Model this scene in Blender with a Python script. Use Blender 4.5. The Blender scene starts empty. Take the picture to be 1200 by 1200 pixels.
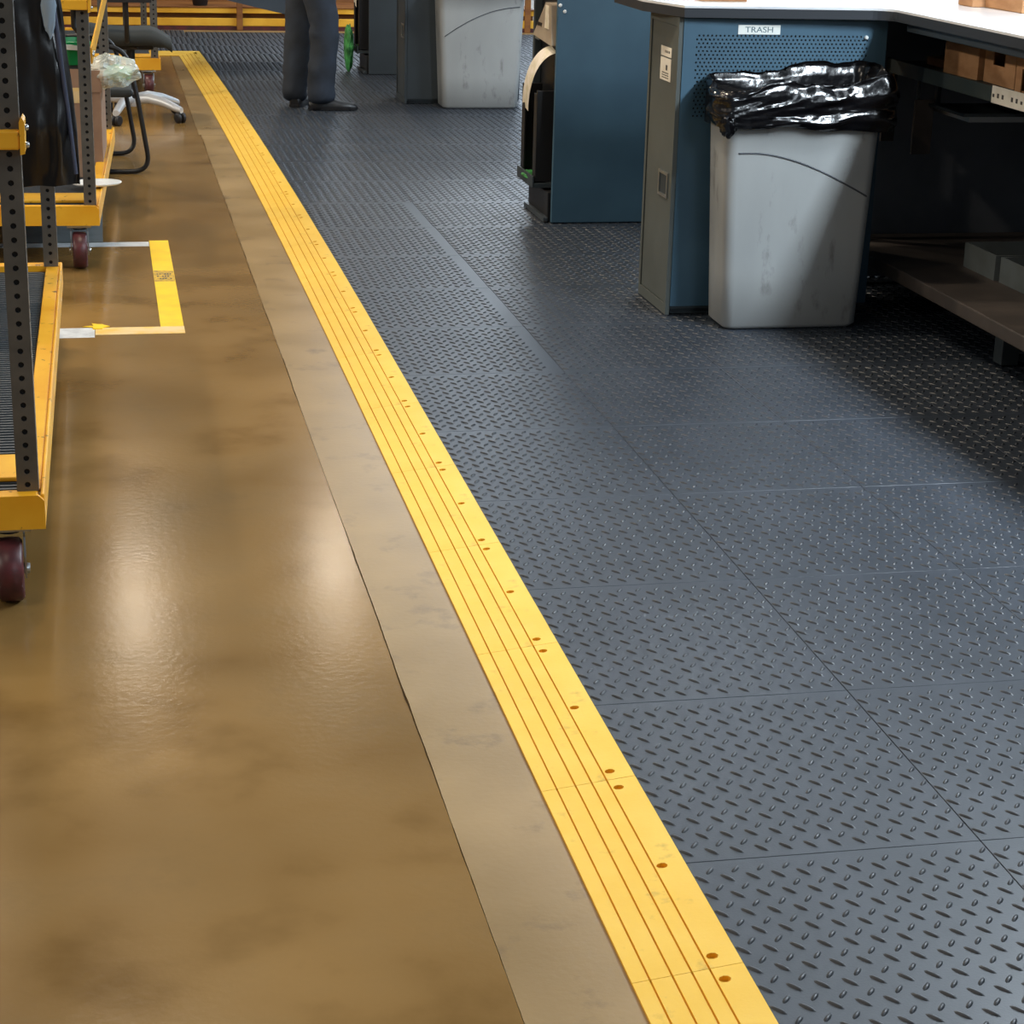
import bpy, math, random
from mathutils import Vector, Matrix, noise
random.seed(7)
SC = bpy.context.scene
COL = SC.collection
PI = math.pi

# ------------------------------------------------------------------ camera
CAM_Z = 1.52
cam = bpy.data.cameras.new('camera'); cam.sensor_width = 36.0; cam.lens = 69.274
cam.clip_start = 0.05; cam.clip_end = 200
co = bpy.data.objects.new('camera', cam); COL.objects.link(co)
rv, uv_, fv = Vector((0.980157, -0.196641, 0.024974)), Vector((0.039138, 0.315497, 0.948119)), Vector((0.194318, 0.928329, -0.316932))
M = Matrix.Identity(4)
for i in range(3):
    M[i][0], M[i][1], M[i][2] = rv[i], uv_[i], -fv[i]
M[2][3] = CAM_Z
co.matrix_world = M
SC.camera = co

# ------------------------------------------------------------------ world, lights, exposure
SC.view_settings.view_transform = 'Standard'
SC.view_settings.look = 'None'
SC.view_settings.gamma = 1.0
SC.view_settings.use_curve_mapping = False
SC.view_settings.exposure = 0.12
W = bpy.data.worlds.new('hall'); SC.world = W; W.use_nodes = True
W.node_tree.nodes['Background'].inputs[0].default_value = (0.80, 0.90, 1.0, 1)
W.node_tree.nodes['Background'].inputs[1].default_value = 0.10

def area(name, loc, look, sx, sy, power, col, shape='RECTANGLE'):
    l = bpy.data.lights.new(name, 'AREA'); l.shape = shape; l.size = sx; l.size_y = sy
    l.energy = power; l.color = col
    o = bpy.data.objects.new(name, l); COL.objects.link(o); o.location = loc
    d = Vector(look) - Vector(loc); o.rotation_euler = d.to_track_quat('-Z', 'Y').to_euler()
    return o
# fluorescent row hung above the work benches on the right, along the aisle
for y, pw in ((-2.0, 16), (3.0, 34), (8.0, 40), (13.0, 50), (18.0, 50)):
    area('bench_strip_light', (4.05, y, 5.4), (4.05, y, 0), 0.35, 4.4, pw, (0.84, 0.93, 1.0))
# fluorescent task lights hung over each bench bay
for (x, y, pw) in ((3.12, 4.15, 165), (3.12, 10.3, 48), (3.12, 16.2, 50)):
    area('bench_task_light', (x, y, 2.35), (x, y, 0), 0.22, 1.6, pw, (0.80, 0.91, 1.0))
# bluish fill light added behind the camera to brighten the front faces
area('near_fill_light', (3.4, -2.9, 3.4), (3.0, 8.0, 0.6), 1.5, 2.0, 60, (0.80, 0.91, 1.0))
# round high-bay lamps over the aisle and an added fill for the far floor
for (x, y, pw) in ((0.10, 18.0, 34), (2.12, 18.9, 34), (0.1, 6.6, 84), (-0.3, 8.7, 110), (-2.0, 12.5, 130), (-2.2, 1.0, 45)):
    area('high_bay_or_fill', (x, y, 5.5), (x, y, 0), 0.42, 0.42, pw, (1.0, 0.85, 0.66), 'DISK')
# the next lamp row, across the hall on the left
for y in (1.0, 7.0, 13.0):
    area('high_bay_or_fill', (-8.0, y, 4.6), (-6.5, y, 0), 0.6, 0.6, 240, (1.0, 0.90, 0.76), 'DISK')

# ------------------------------------------------------------------ helpers
def lin(c):
    c = c / 255.0
    return c / 12.92 if c <= 0.04045 else ((c + 0.055) / 1.055) ** 2.4
def rgb(r, g, b): return (lin(r), lin(g), lin(b), 1)

MATS = {}
def mat(name, col, rough=0.5, metal=0.0, col2=None, scale=8.0, mix=(0.4, 0.65), bump=0.0, bscale=60.0, rvar=0.0,
        spec=0.5, emit=None, spots=None, trans=0.0, alpha=1.0, stretch=None, detail=6.0, coat=0.0):
    m = bpy.data.materials.new(name); m.use_nodes = True
    nt = m.node_tree; N = nt.nodes; L = nt.links
    b = N['Principled BSDF']
    b.inputs['Base Color'].default_value = col
    b.inputs['Roughness'].default_value = rough
    b.inputs['Metallic'].default_value = metal
    b.inputs['Specular IOR Level'].default_value = spec
    if coat: b.inputs['Coat Weight'].default_value = coat; b.inputs['Coat Roughness'].default_value = 0.12
    if trans: b.inputs['Transmission Weight'].default_value = trans
    if alpha < 1: b.inputs['Alpha'].default_value = alpha
    tc = N.new('ShaderNodeTexCoord'); src = tc.outputs['Object']
    if stretch:
        mp = N.new('ShaderNodeMapping'); mp.inputs['Scale'].default_value = stretch
        L.new(src, mp.inputs['Vector']); src = mp.outputs['Vector']
    last = None
    if col2 is not None:
        n = N.new('ShaderNodeTexNoise'); n.inputs['Scale'].default_value = scale; n.inputs['Detail'].default_value = detail
        L.new(src, n.inputs['Vector'])
        r = N.new('ShaderNodeValToRGB'); r.color_ramp.elements[0].position = mix[0]; r.color_ramp.elements[1].position = mix[1]
        r.color_ramp.elements[0].color = col; r.color_ramp.elements[1].color = col2
        L.new(n.outputs['Fac'], r.inputs['Fac']); last = r.outputs['Color']
        if rvar:
            mr = N.new('ShaderNodeMapRange'); mr.inputs['To Min'].default_value = rough - rvar; mr.inputs['To Max'].default_value = rough + rvar
            L.new(n.outputs['Fac'], mr.inputs['Value']); L.new(mr.outputs['Result'], b.inputs['Roughness'])
    if spots:
        scol, sscale, lo, hi = spots
        n2 = N.new('ShaderNodeTexNoise'); n2.inputs['Scale'].default_value = sscale; n2.inputs['Detail'].default_value = 8
        n2.inputs['Roughness'].default_value = 0.62
        L.new(src, n2.inputs['Vector'])
        r2 = N.new('ShaderNodeValToRGB'); r2.color_ramp.elements[0].position = lo; r2.color_ramp.elements[1].position = hi
        r2.color_ramp.elements[0].color = (0, 0, 0, 1); r2.color_ramp.elements[1].color = (1, 1, 1, 1)
        L.new(n2.outputs['Fac'], r2.inputs['Fac'])
        mx = N.new('ShaderNodeMix'); mx.data_type = 'RGBA'
        L.new(r2.outputs['Color'], mx.inputs['Factor'])
        if last: L.new(last, mx.inputs['A'])
        else: mx.inputs['A'].default_value = col
        mx.inputs['B'].default_value = scol
        last = mx.outputs['Result']
    if last: L.new(last, b.inputs['Base Color'])
    if bump:
        nb = N.new('ShaderNodeTexNoise'); nb.inputs['Scale'].default_value = bscale; nb.inputs['Detail'].default_value = 5
        L.new(src, nb.inputs['Vector'])
        bp = N.new('ShaderNodeBump'); bp.inputs['Strength'].default_value = bump; bp.inputs['Distance'].default_value = 0.004
        L.new(nb.outputs['Fac'], bp.inputs['Height']); L.new(bp.outputs['Normal'], b.inputs['Normal'])
    if emit:
        b.inputs['Emission Color'].default_value = emit[0]; b.inputs['Emission Strength'].default_value = emit[1]
    MATS[name] = m
    return m

mat('concrete', rgb(112, 84, 43), 0.175, col2=rgb(160, 126, 76), scale=3.4, mix=(0.28, 0.74), rvar=0.05, bump=0.08, bscale=60, spots=(rgb(98, 76, 42), 1.7, 0.46, 0.78), detail=14, spec=0.36)
mat('concrete_pale', rgb(136, 110, 68), 0.30, col2=rgb(160, 132, 88), scale=3.0, mix=(0.30, 0.70), rvar=0.06, bump=0.06, bscale=80, spots=(rgb(104, 84, 56), 7.0, 0.57, 0.74), detail=12)
mat('joint', rgb(84, 66, 44), 0.9, col2=rgb(98, 80, 56), scale=30)
mat('rubber', rgb(36, 43, 52), 0.43, col2=rgb(45, 52, 62), scale=7, mix=(0.35, 0.7), rvar=0.06, bump=0.05, bscale=240, spots=(rgb(120, 128, 136), 7, 0.71, 0.80))
mat('rubber_lug', rgb(31, 36, 43), 0.48)
mat('ramp_yellow', rgb(232, 184, 54), 0.42, col2=rgb(238, 195, 78), scale=9, mix=(0.3, 0.7), bump=0.05, bscale=160, spots=(rgb(176, 138, 44), 15, 0.60, 0.80))
mat('ramp_groove', rgb(224, 164, 22), 0.6)  # deeper yellow puts the shade of grooves and holes into the colour
mat('frame_yellow', rgb(226, 160, 24), 0.42, col2=rgb(240, 184, 48), scale=6, mix=(0.35, 0.7), bump=0.04, bscale=80, spots=(rgb(92, 58, 20), 26, 0.62, 0.67))
mat('tape_yellow', rgb(250, 208, 30), 0.45, col2=rgb(240, 196, 36), scale=12)
mat('tape_white', rgb(214, 218, 220), 0.5, col2=rgb(188, 192, 194), scale=20, spots=(rgb(150, 140, 120), 30, 0.62, 0.75))
mat('tape_cream', rgb(232, 204, 150), 0.5, col2=rgb(236, 190, 92), scale=14)
mat('post_grey', rgb(94, 94, 92), 0.42, 0.55, col2=rgb(108, 107, 104), scale=14, bump=0.03, bscale=200)
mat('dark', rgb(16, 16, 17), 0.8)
mat('deck_black', rgb(34, 34, 34), 0.5)
mat('maroon', rgb(66, 34, 38), 0.4, col2=rgb(92, 40, 44), scale=18, spots=(rgb(48, 40, 38), 20, 0.55, 0.75))
mat('zinc', rgb(176, 180, 182), 0.3, 0.9)
mat('black_plastic', rgb(24, 24, 26), 0.45)
mat('black_metal', rgb(28, 29, 31), 0.4, 0.2)
mat('bag_black', rgb(10, 10, 13), 0.17, spec=0.65, bump=0.55, bscale=26)
mat('bag_matte', rgb(18, 18, 20), 0.30, bump=0.2, bscale=14)
mat('can_grey', rgb(150, 153, 153), 0.48, col2=rgb(164, 167, 167), scale=4, mix=(0.35, 0.7), bump=0.03, bscale=50, spots=(rgb(86, 84, 80), 14, 0.58, 0.80), stretch=(1, 1, 0.4))
mat('can_groove', rgb(70, 74, 80), 0.6)
mat('steel_slate', rgb(52, 60, 66), 0.5, col2=rgb(58, 67, 74), scale=3)
mat('steel_blue', rgb(56, 87, 107), 0.5, col2=rgb(64, 97, 117), scale=3, bump=0.02, bscale=40)
mat('steel_olive', rgb(84, 90, 88), 0.5, col2=rgb(78, 83, 80), scale=5, bump=0.02, bscale=40)
mat('bench_inner', rgb(122, 128, 138), 0.6, col2=rgb(108, 114, 124), scale=4)  # inner panels made paler to lift the darkness under the bench
mat('steel_dark', rgb(46, 56, 62), 0.5, col2=rgb(54, 62, 66), scale=4)
mat('steel_edge', rgb(58, 66, 72), 0.45)
mat('laminate', rgb(228, 230, 232), 0.22, col2=rgb(214, 216, 220), scale=4)
mat('laminate_edge', rgb(40, 44, 50), 0.45)
mat('shelf_green', rgb(52, 62, 62), 0.55, col2=rgb(60, 68, 66), scale=6)
mat('shelf_brown', rgb(64, 58, 54), 0.6, col2=rgb(80, 72, 67), scale=9, mix=(0.4, 0.7))
mat('cardboard', rgb(184, 138, 96), 0.8, col2=rgb(166, 120, 80), scale=10, bump=0.06, bscale=40, stretch=(1, 1, 3))
mat('carton_tan', rgb(160, 130, 106), 0.8, col2=rgb(150, 118, 96), scale=8)
mat('paper', rgb(232, 226, 212), 0.7, col2=rgb(222, 214, 198), scale=22)
mat('ink', rgb(70, 66, 62), 0.7)
mat('ink_blue', rgb(84, 110, 120), 0.7)
mat('sign_white', rgb(232, 236, 232), 0.5)
mat('printer_beige', rgb(172, 158, 138), 0.5, col2=rgb(156, 140, 122), scale=10)
mat('label_paper', rgb(246, 236, 222), 0.6, col2=rgb(222, 212, 180), scale=20)
mat('green_plastic', rgb(16, 146, 84), 0.3)
mat('green_leaf', rgb(84, 176, 96), 0.4, col2=rgb(30, 92, 44), scale=14)
mat('bag_sheen', rgb(60, 66, 86), 0.4)
mat('tape_smudge', rgb(214, 172, 40), 0.6, col2=rgb(150, 122, 56), scale=40, mix=(0.4, 0.6))
mat('clear_film', rgb(222, 230, 224), 0.14, alpha=0.5)
mat('film_grey', rgb(150, 168, 184), 0.2, alpha=0.8)
mat('pale_green', rgb(168, 206, 172), 0.5)
mat('white_plastic', rgb(222, 224, 222), 0.4)
mat('sheet_grey', rgb(104, 112, 114), 0.5, col2=rgb(92, 98, 98), scale=8)
mat('silver', rgb(206, 208, 210), 0.32, 0.35)
mat('seat_cloth', rgb(46, 50, 50), 0.85, bump=0.1, bscale=200)
mat('denim', rgb(33, 39, 48), 0.85, col2=rgb(44, 53, 67), scale=7, mix=(0.35, 0.68), bump=0.25, bscale=22)
mat('shoe_leather', rgb(22, 22, 24), 0.35)
mat('shirt', rgb(58, 66, 84), 0.8, bump=0.1, bscale=30)
mat('skin', rgb(200, 150, 122), 0.5)
mat('hair', rgb(42, 32, 26), 0.6)
mat('chute_blue', rgb(64, 76, 90), 0.45)
mat('rail_wood', rgb(136, 88, 36), 0.6, col2=rgb(112, 66, 30), scale=6, stretch=(0.4, 1, 3))
mat('rail_yellow', rgb(232, 180, 60), 0.45, col2=rgb(214, 156, 40), scale=4)
mat('wall_paint', rgb(92, 96, 98), 0.8)
mat('window_pane', rgb(235, 242, 250), 0.2, emit=((0.72, 0.86, 1.0, 1), 3.2))
mat('lamp_shell', rgb(90, 92, 94), 0.4, 0.6)

class G:
    """collects geometry for one mesh"""
    def __init__(s): s.v = []; s.f = []; s.m = []; s.sm = []
    def add(s, vs, fs, mi=0, smooth=False):
        o = len(s.v); s.v.extend(tuple(x) for x in vs)
        for f in fs: s.f.append(tuple(i + o for i in f)); s.m.append(mi); s.sm.append(smooth)
        return s
    def box(s, x0, x1, y0, y1, z0, z1, mi=0):
        vs = [(x0,y0,z0),(x1,y0,z0),(x1,y1,z0),(x0,y1,z0),(x0,y0,z1),(x1,y0,z1),(x1,y1,z1),(x0,y1,z1)]
        return s.add(vs, [(0,3,2,1),(4,5,6,7),(0,1,5,4),(1,2,6,5),(2,3,7,6),(3,0,4,7)], mi)
    def prism(s, poly, a0, a1, axis='z', mi=0, smooth=False):
        n = len(poly)
        def P(p, a):
            return {'z': (p[0], p[1], a), 'x': (a, p[0], p[1]), 'y': (p[0], a, p[1])}[axis]
        vs = [P(p, a0) for p in poly] + [P(p, a1) for p in poly]
        fs = [tuple(range(n - 1, -1, -1)), tuple(range(n, 2 * n))]
        s.add(vs, fs, mi)
        s.add(vs, [(i, (i + 1) % n, n + (i + 1) % n, n + i) for i in range(n)], mi, smooth)
        return s
    def rings(s, rings, cap=True, mi=0, smooth=True, closed=True):
        n = len(rings[0]); vs = [p for r in rings for p in r]; fs = []
        for k in range(len(rings) - 1):
            for i in range(n if closed else n - 1):
                j = (i + 1) % n
                fs.append((k * n + i, k * n + j, (k + 1) * n + j, (k + 1) * n + i))
        s.add(vs, fs, mi, smooth)
        if cap:
            s.add(rings[0], [tuple(range(n - 1, -1, -1))], mi); s.add(rings[-1], [tuple(range(n))], mi)
        return s
    def lathe(s, prof, n=20, axis='z', c=(0,0,0), mi=0, cap=True, smooth=True):
        R = []
        for (r, h) in prof:
            ring = []
            for i in range(n):
                a = 2 * PI * i / n; x, y = r * math.cos(a), r * math.sin(a)
                p = {'z': (x, y, h), 'x': (h, x, y), 'y': (y, h, x)}[axis]
                ring.append((p[0] + c[0], p[1] + c[1], p[2] + c[2]))
            R.append(ring)
        return s.rings(R, cap, mi, smooth)
    def tube(s, path, r, n=10, mi=0, cap=True):
        pts = [Vector(p) for p in path]; R = []; up = None
        for i, p in enumerate(pts):
            t = (pts[min(i + 1, len(pts) - 1)] - pts[max(i - 1, 0)]).normalized()
            if up is None:
                up = Vector((0, 0, 1)) if abs(t.z) < 0.9 else Vector((1, 0, 0))
            a = (up - t * up.dot(t)).normalized(); up = a; b = t.cross(a)
            rr = r[i] if isinstance(r, (list, tuple)) else r
            R.append([p + (a * math.cos(2 * PI * k / n) + b * math.sin(2 * PI * k / n)) * rr for k in range(n)])
        return s.rings(R, cap, mi, True)
    def build(s, name, mats, parent=None, bevel=0.0, loc=None, rz=None, segs=2):
        me = bpy.data.meshes.new(name); me.from_pydata(s.v, [], s.f)
        if not isinstance(mats, (list, tuple)): mats = [mats]
        for m in mats: me.materials.append(MATS[m])
        me.polygons.foreach_set('material_index', s.m); me.polygons.foreach_set('use_smooth', s.sm)
        me.update()
        o = bpy.data.objects.new(name, me); COL.objects.link(o)
        if parent: o.parent = parent
        if loc is not None: o.location = loc
        if rz is not None: o.rotation_euler = (0, 0, rz)
        if bevel:
            b = o.modifiers.new('bevel', 'BEVEL'); b.width = bevel; b.segments = segs; b.limit_method = 'ANGLE'; b.angle_limit = 0.7
            b.harden_normals = False
        return o

def tag(o, label=None, cat=None, group=None, kind=None):
    if label: o['label'] = label
    if cat: o['category'] = cat
    if group: o['group'] = group
    if kind: o['kind'] = kind
    return o
def empty(name, loc=(0,0,0), rz=0.0):
    o = bpy.data.objects.new(name, None); COL.objects.link(o); o.location = loc; o.rotation_euler = (0, 0, rz); o.empty_display_size = 0.1
    return o
def copy_tree(o, parent=None):
    c = o.copy(); COL.objects.link(c); c.parent = parent
    for ch in [x for x in bpy.data.objects if x.parent == o]: copy_tree(ch, c)
    return c
def text_mesh(name, body, size, m, parent, loc, rot, width=1.0):
    cu = bpy.data.curves.new(name, 'FONT'); cu.body = body; cu.size = size; cu.align_x = 'CENTER'; cu.align_y = 'CENTER'
    cu.extrude = 0.0003
    t = bpy.data.objects.new(name, cu); COL.objects.link(t)
    me = bpy.data.meshes.new_from_object(t.evaluated_get(bpy.context.evaluated_depsgraph_get()))
    bpy.data.objects.remove(t)
    me.materials.clear(); me.materials.append(MATS[m])
    o = bpy.data.objects.new(name, me); COL.objects.link(o); o.parent = parent; o.location = loc; o.rotation_euler = rot; o.scale = (width, 1, 1)
    return o
def perf(g, o, du, dv, nrm, nu, nv, r, stagger=False, depth=0.003, mi=0, mi2=0):
    """sheet of cells with round holes; o corner, du/dv cell vectors, nrm outward"""
    o, du, dv, nrm = Vector(o), Vector(du), Vector(dv), Vector(nrm)
    uu, vv = du.normalized(), dv.normalized()
    for j in range(nv):
        sh = 0.5 if stagger and j % 2 else 0.0
        if sh:
            for b in (o + dv * j, o + dv * j + du * (nu - 0.5)):
                g.add([b, b + du * .5, b + du * .5 + dv, b + dv], [(0, 1, 2, 3)], mi)
        for i in range(nu - (1 if sh else 0)):
            c = o + du * (i + .5 + sh) + dv * (j + .5)
            out = [c + du * a + dv * b for a, b in ((.5,0),(.5,.5),(0,.5),(-.5,.5),(-.5,0),(-.5,-.5),(0,-.5),(.5,-.5))]
            inn = [c + (uu * math.cos(k * PI / 4) + vv * math.sin(k * PI / 4)) * r for k in range(8)]
            bk = [p - nrm * depth for p in inn]
            g.add(out + inn, [(k, (k + 1) % 8, 8 + (k + 1) % 8, 8 + k) for k in range(8)], mi)
            g.add(inn + bk, [(k, (k + 1) % 8, 8 + (k + 1) % 8, 8 + k) for k in range(8)], mi2)
def rrect(w, d, r, n=5, cx=0, cy=0):
    pts = []
    for (sx, sy, a0) in ((1,1,0),(-1,1,90),(-1,-1,180),(1,-1,270)):
        for k in range(n + 1):
            a = math.radians(a0 + 90 * k / n)
            pts.append((cx + sx * (w / 2 - r) + r * math.cos(a), cy + sy * (d / 2 - r) + r * math.sin(a)))
    return pts
def bend(y):                       # the edging drifts gently to the left with distance
    return -0.00135 * max(0.0, y - 6.0) ** 2
def bend_slope(y): return -0.0027 * max(0.0, y - 6.0)

# ================================================================== SETTING
fl = G().box(-12, 10, -3, 34, -0.12, -0.005).build('floor', 'joint'); tag(fl, 'brown sealed concrete floor of the workshop', 'floor', kind='structure')
# main slabs left of the saw joint, near and far; the edge along the joint is a little chipped
def chipped(xa, xb, y0, y1, m, side, seed, amp):
    n = int((y1 - y0) / 0.015); e = []
    for i in range(n + 1):
        y = y0 + (y1 - y0) * i / n
        d = max(0.0, noise.fractal(Vector((y * 2.2, seed, 0)), 1.0, 2.0, 5)) * amp + abs(noise.noise(Vector((y * 24, seed, 3)))) * amp * 0.25
        d += max(0.0, noise.noise(Vector((y * 1.7, seed + 5, 1))) - 0.25) * amp * 2.2 * abs(noise.noise(Vector((y * 30, seed, 9))))
        e.append((d, y))
    g = G()
    xs = xb if side > 0 else xa
    vs = []
    for d, y in e:
        x = xs - side * d
        vs += [(xa if side > 0 else xb, y, 0), (x, y, 0), (x, y, -0.0049)]
    fs = []
    for i in range(n):
        a, b = 3 * i, 3 * i + 3
        q = [(a, a + 1, b + 1, b), (a + 1, a + 2, b + 2, b + 1)]
        if side < 0: q = [tuple(reversed(t)) for t in q]
        fs += q
    g.add(vs, fs)
    return g.build('concrete_slab', m, fl)
chipped(-12, 0.5135, -3, 11.105, 'concrete', 1, 1.7, 0.005)
chipped(-12, 0.5015, 11.11, 34, 'concrete', 1, 4.4, 0.004)
chipped(0.514, 10, -3, 11.105, 'concrete_pale', -1, 8.3, 0.004)
chipped(0.502, 10, 11.11, 34, 'concrete_pale', -1, 9.9, 0.003)

wb = G().box(-12, 10, 33.9, 34.2, 0, 10).build('wall_back', 'wall_paint'); tag(wb, 'grey painted wall at the far end of the hall', 'wall', kind='structure')
wr = G().box(10, 10.3, -3, 34.2, 0, 10).build('wall_right', 'wall_paint'); tag(wr, 'grey painted wall along the right side of the hall', 'wall', kind='structure')
def window(name, lbl, box, frames):
    w = G().box(*box).build(name, 'window_pane'); tag(w, lbl, 'window', kind='structure')
    for fbox in frames: G().box(*fbox).build('window_frame', 'steel_edge', w)
for n, (y0, y1) in enumerate(((6.0, 12.0), (13.0, 19.0), (20.0, 26.0), (27.0, 33.0))):
    window('window_%d' % (n + 1), 'daylight window in the right wall, number %d from the near end' % (n + 1), (9.96, 9.99, y0, y1, 2.6, 8.8),
           [(9.9, 9.98, y, y + .08, 2.5, 8.9) for y in (y0 - .08, (y0 + y1) / 2, y1)])
for n, (x0, x1) in enumerate(((4.2, 6.8), (7.1, 9.6))):
    window('window_%d' % (n + 5), 'daylight window in the back wall, %s of two' % ('left' if n == 0 else 'right'), (x0, x1, 33.84, 33.88, 2.4, 8.8),
           [(x, x + .08, 33.78, 33.87, 2.3, 8.9) for x in (x0 - .08, (x0 + x1) / 2, x1)])

# ================================================================== RUBBER MAT
TX, TY, X0, Y0 = 0.4975, 0.6105, 0.848, 2.651
MAT_Z = 0.02
STAND = 0.0236                     # things stand on the tread, not in it
tile_me = G().box(0.0007, TX - 0.0007, 0.0005, TY - 0.0005, 0.0, MAT_Z).build('mat_tile', 'rubber', bevel=0.0007, segs=1)
lug = G(); lug_b = G()
def add_lug(cx, cy, ang, ln, wd, h):
    ca, sa = math.cos(ang), math.sin(ang); R = []
    for (sc, hh) in ((1.0, 0.0), (0.72, h * 0.8)):
        ring = []
        for k in range(8):
            a = 2 * PI * k / 8
            u, v = math.cos(a) * ln / 2 * sc, math.sin(a) * wd / 2 * (sc if sc == 1 else 0.6)
            ring.append((cx + u * ca - v * sa, cy + u * sa + v * ca, MAT_Z + hh - 0.0002))
        R.append(ring)
    vs = R[0] + R[1] + [(cx, cy, MAT_Z + h)]
    fs = [(k, (k + 1) % 8, 8 + (k + 1) % 8, 8 + k) for k in range(8)] + [(8 + k, 8 + (k + 1) % 8, 16) for k in range(8)]
    lug.add(vs, fs, 0, True)
    if i < 11: lug_b.add(vs, fs, 0, True)
px, py = TX / 12, 0.0525
for j in range(11):
    for i in range(12):
        add_lug((i + .27) * px, 0.030 + j * py, math.radians(-52), 0.031, 0.0085, 0.0034)
        add_lug((i + .75) * px, 0.030 + 0.0245 + j * py, math.radians(50), 0.025, 0.0085, 0.0034)
lug_me = lug.build('tread_lugs', 'rubber_lug')
lug_b_me = lug_b.build('tread_lugs', 'rubber_lug').data
bpy.data.objects.remove([o for o in bpy.data.objects if o.data == lug_b_me][0])
mat_root = empty('rubber_mat', (X0, Y0, 0)); tag(mat_root, 'dark grey interlocking rubber mat with raised diamond tread covering the work area', 'floor mat')
proto_tile, proto_lug = tile_me, lug_me
tiles = []
for r in range(-3, 24):
    for c in range(0, 8):
        y = Y0 + r * TY
        if y > 16.8: continue
        tiles.append((X0 + c * TX + bend(y + TY / 2), y))
for r in range(3):
    y = 15.618 + r * TY
    for c in range(1, 7): tiles.append((X0 - c * TX + bend(y + TY / 2), y))
first = True
for (x, y) in tiles:
    if first: t, l = proto_tile, proto_lug; first = False
    else:
        t = proto_tile.copy(); COL.objects.link(t); l = proto_lug.copy(); COL.objects.link(l)
    t.parent = mat_root; t.location = (x - X0, y - Y0, 0); l.parent = t; tag(l, kind='stuff')
    if 5.6 < y < 8.6 and abs(x - X0 - bend(y + TY / 2)) < .01: l.data = lug_b_me      # smooth margin strip along the far half of the first seam

# ================================================================== YELLOW RAMP EDGING
XA, XB = 0.684, 0.8475
RW = XB - XA
U = [0.0, 0.02]
for gv in (0.16, 0.36, 0.535):
    U += [gv - .010, gv - .004, gv + .004, gv + .010]
U += [0.685, 0.691, 0.699, 0.705, 0.71, 0.84, 1.0]
def ramp_z(u): return 0.004 + (0.0225 - 0.004) * u
def ramp_mesh(L, m0=0.0, m1=0.0, holes=()):
    g = G()
    def P(u, y, dz=0.0): return (u * RW, y, ramp_z(u) + dz)
    def ys(u): return (m0 * u * RW, L + m1 * u * RW)
    GR = (0.16, 0.36, 0.535, 0.695)
    for a, b in zip(U[:-1], U[1:]):
        mid = (a + b) / 2
        gro = any(abs(mid - q) < 0.0095 for q in GR)
        def dz(u): return -0.0035 if any(abs(u - q) < 0.006 for q in GR) else 0.0
        if abs(a - 0.71) < 1e-6 and holes:
            y = 0.0
            for h in list(holes) + [None]:
                ye = h - 0.013 if h is not None else L
                g.add([P(a, y), P(b, y), P(b, ye), P(a, ye)], [(0, 1, 2, 3)], 0)
                if h is not None:
                    cu, hw = (a + b) / 2, (b - a) / 2
                    out = [P(cu + hw * p, h + 0.013 * q) for p, q in ((1,0),(1,1),(0,1),(-1,1),(-1,0),(-1,-1),(0,-1),(1,-1))]
                    inn = [P(cu + hw * .86 * math.cos(k * PI / 4), h + 0.0085 * math.sin(k * PI / 4)) for k in range(8)]
                    bk = [(p[0], p[1], p[2] - 0.007) for p in inn]
                    g.add(out + inn, [(k, (k + 1) % 8, 8 + (k + 1) % 8, 8 + k) for k in range(8)], 0)
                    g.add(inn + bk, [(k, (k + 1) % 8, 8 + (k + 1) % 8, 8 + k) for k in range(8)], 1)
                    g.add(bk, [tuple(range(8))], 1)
                    y = h + 0.013
            continue
        (a0, a1), (b0, b1) = ys(a), ys(b)
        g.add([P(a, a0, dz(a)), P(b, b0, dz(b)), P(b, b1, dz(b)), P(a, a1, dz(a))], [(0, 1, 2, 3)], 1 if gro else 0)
    # sides and ends
    (a0, a1), (b0, b1) = ys(0), ys(1)
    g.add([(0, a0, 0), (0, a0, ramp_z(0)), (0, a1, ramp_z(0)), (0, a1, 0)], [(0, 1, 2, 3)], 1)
    g.add([(RW, b0, 0), (RW, b0, ramp_z(1)), (RW, b1, ramp_z(1)), (RW, b1, 0)], [(3, 2, 1, 0)], 0)
    for k in (0, 1):
        y_a, y_b = (a0, b0) if k == 0 else (a1, b1)
        g.add([(0, y_a, 0), (RW, y_b, 0), (RW, y_b, ramp_z(1)), (0, y_a, ramp_z(0))], [(0, 1, 2, 3) if k == 0 else (3, 2, 1, 0)], 0)
    return g
edge = empty('ramp_edging', (XA, 1.12, 0)); tag(edge, 'long yellow grooved ramp edging along the rubber mat', 'edging')
SEG, S0 = 0.609, 2.3515
hol = (0.030, SEG / 2 - 0.004, SEG - 0.032)
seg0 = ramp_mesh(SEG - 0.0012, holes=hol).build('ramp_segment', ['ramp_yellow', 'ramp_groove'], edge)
y = S0 - 2 * SEG; k = 0
while y + SEG < 15.2:
    s = seg0 if k == 0 else seg0.copy()
    if k: COL.objects.link(s)
    s.parent = edge; s.location = (bend(y), y - 1.12, 0); s.rotation_euler = (0, 0, -bend_slope(y + SEG / 2) * 1.0)
    y += SEG; k += 1
rem = 15.45 - y
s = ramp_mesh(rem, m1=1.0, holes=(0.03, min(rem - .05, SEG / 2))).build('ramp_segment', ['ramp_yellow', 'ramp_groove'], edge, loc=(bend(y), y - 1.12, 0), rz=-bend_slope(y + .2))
xc = XA + bend(15.45)
# the part that turns the far corner and runs off to the left
for j in range(4):
    m1 = 0.0; m0 = -1.0 if j == 0 else 0.0
    L = SEG
    mm = ramp_mesh(L - 0.0012, m0=m0, m1=0.0)
    s = mm.build('ramp_segment', ['ramp_yellow', 'ramp_groove'], edge, loc=(xc - XA - j * SEG, 15.45 - 1.12, 0), rz=PI / 2)

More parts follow.
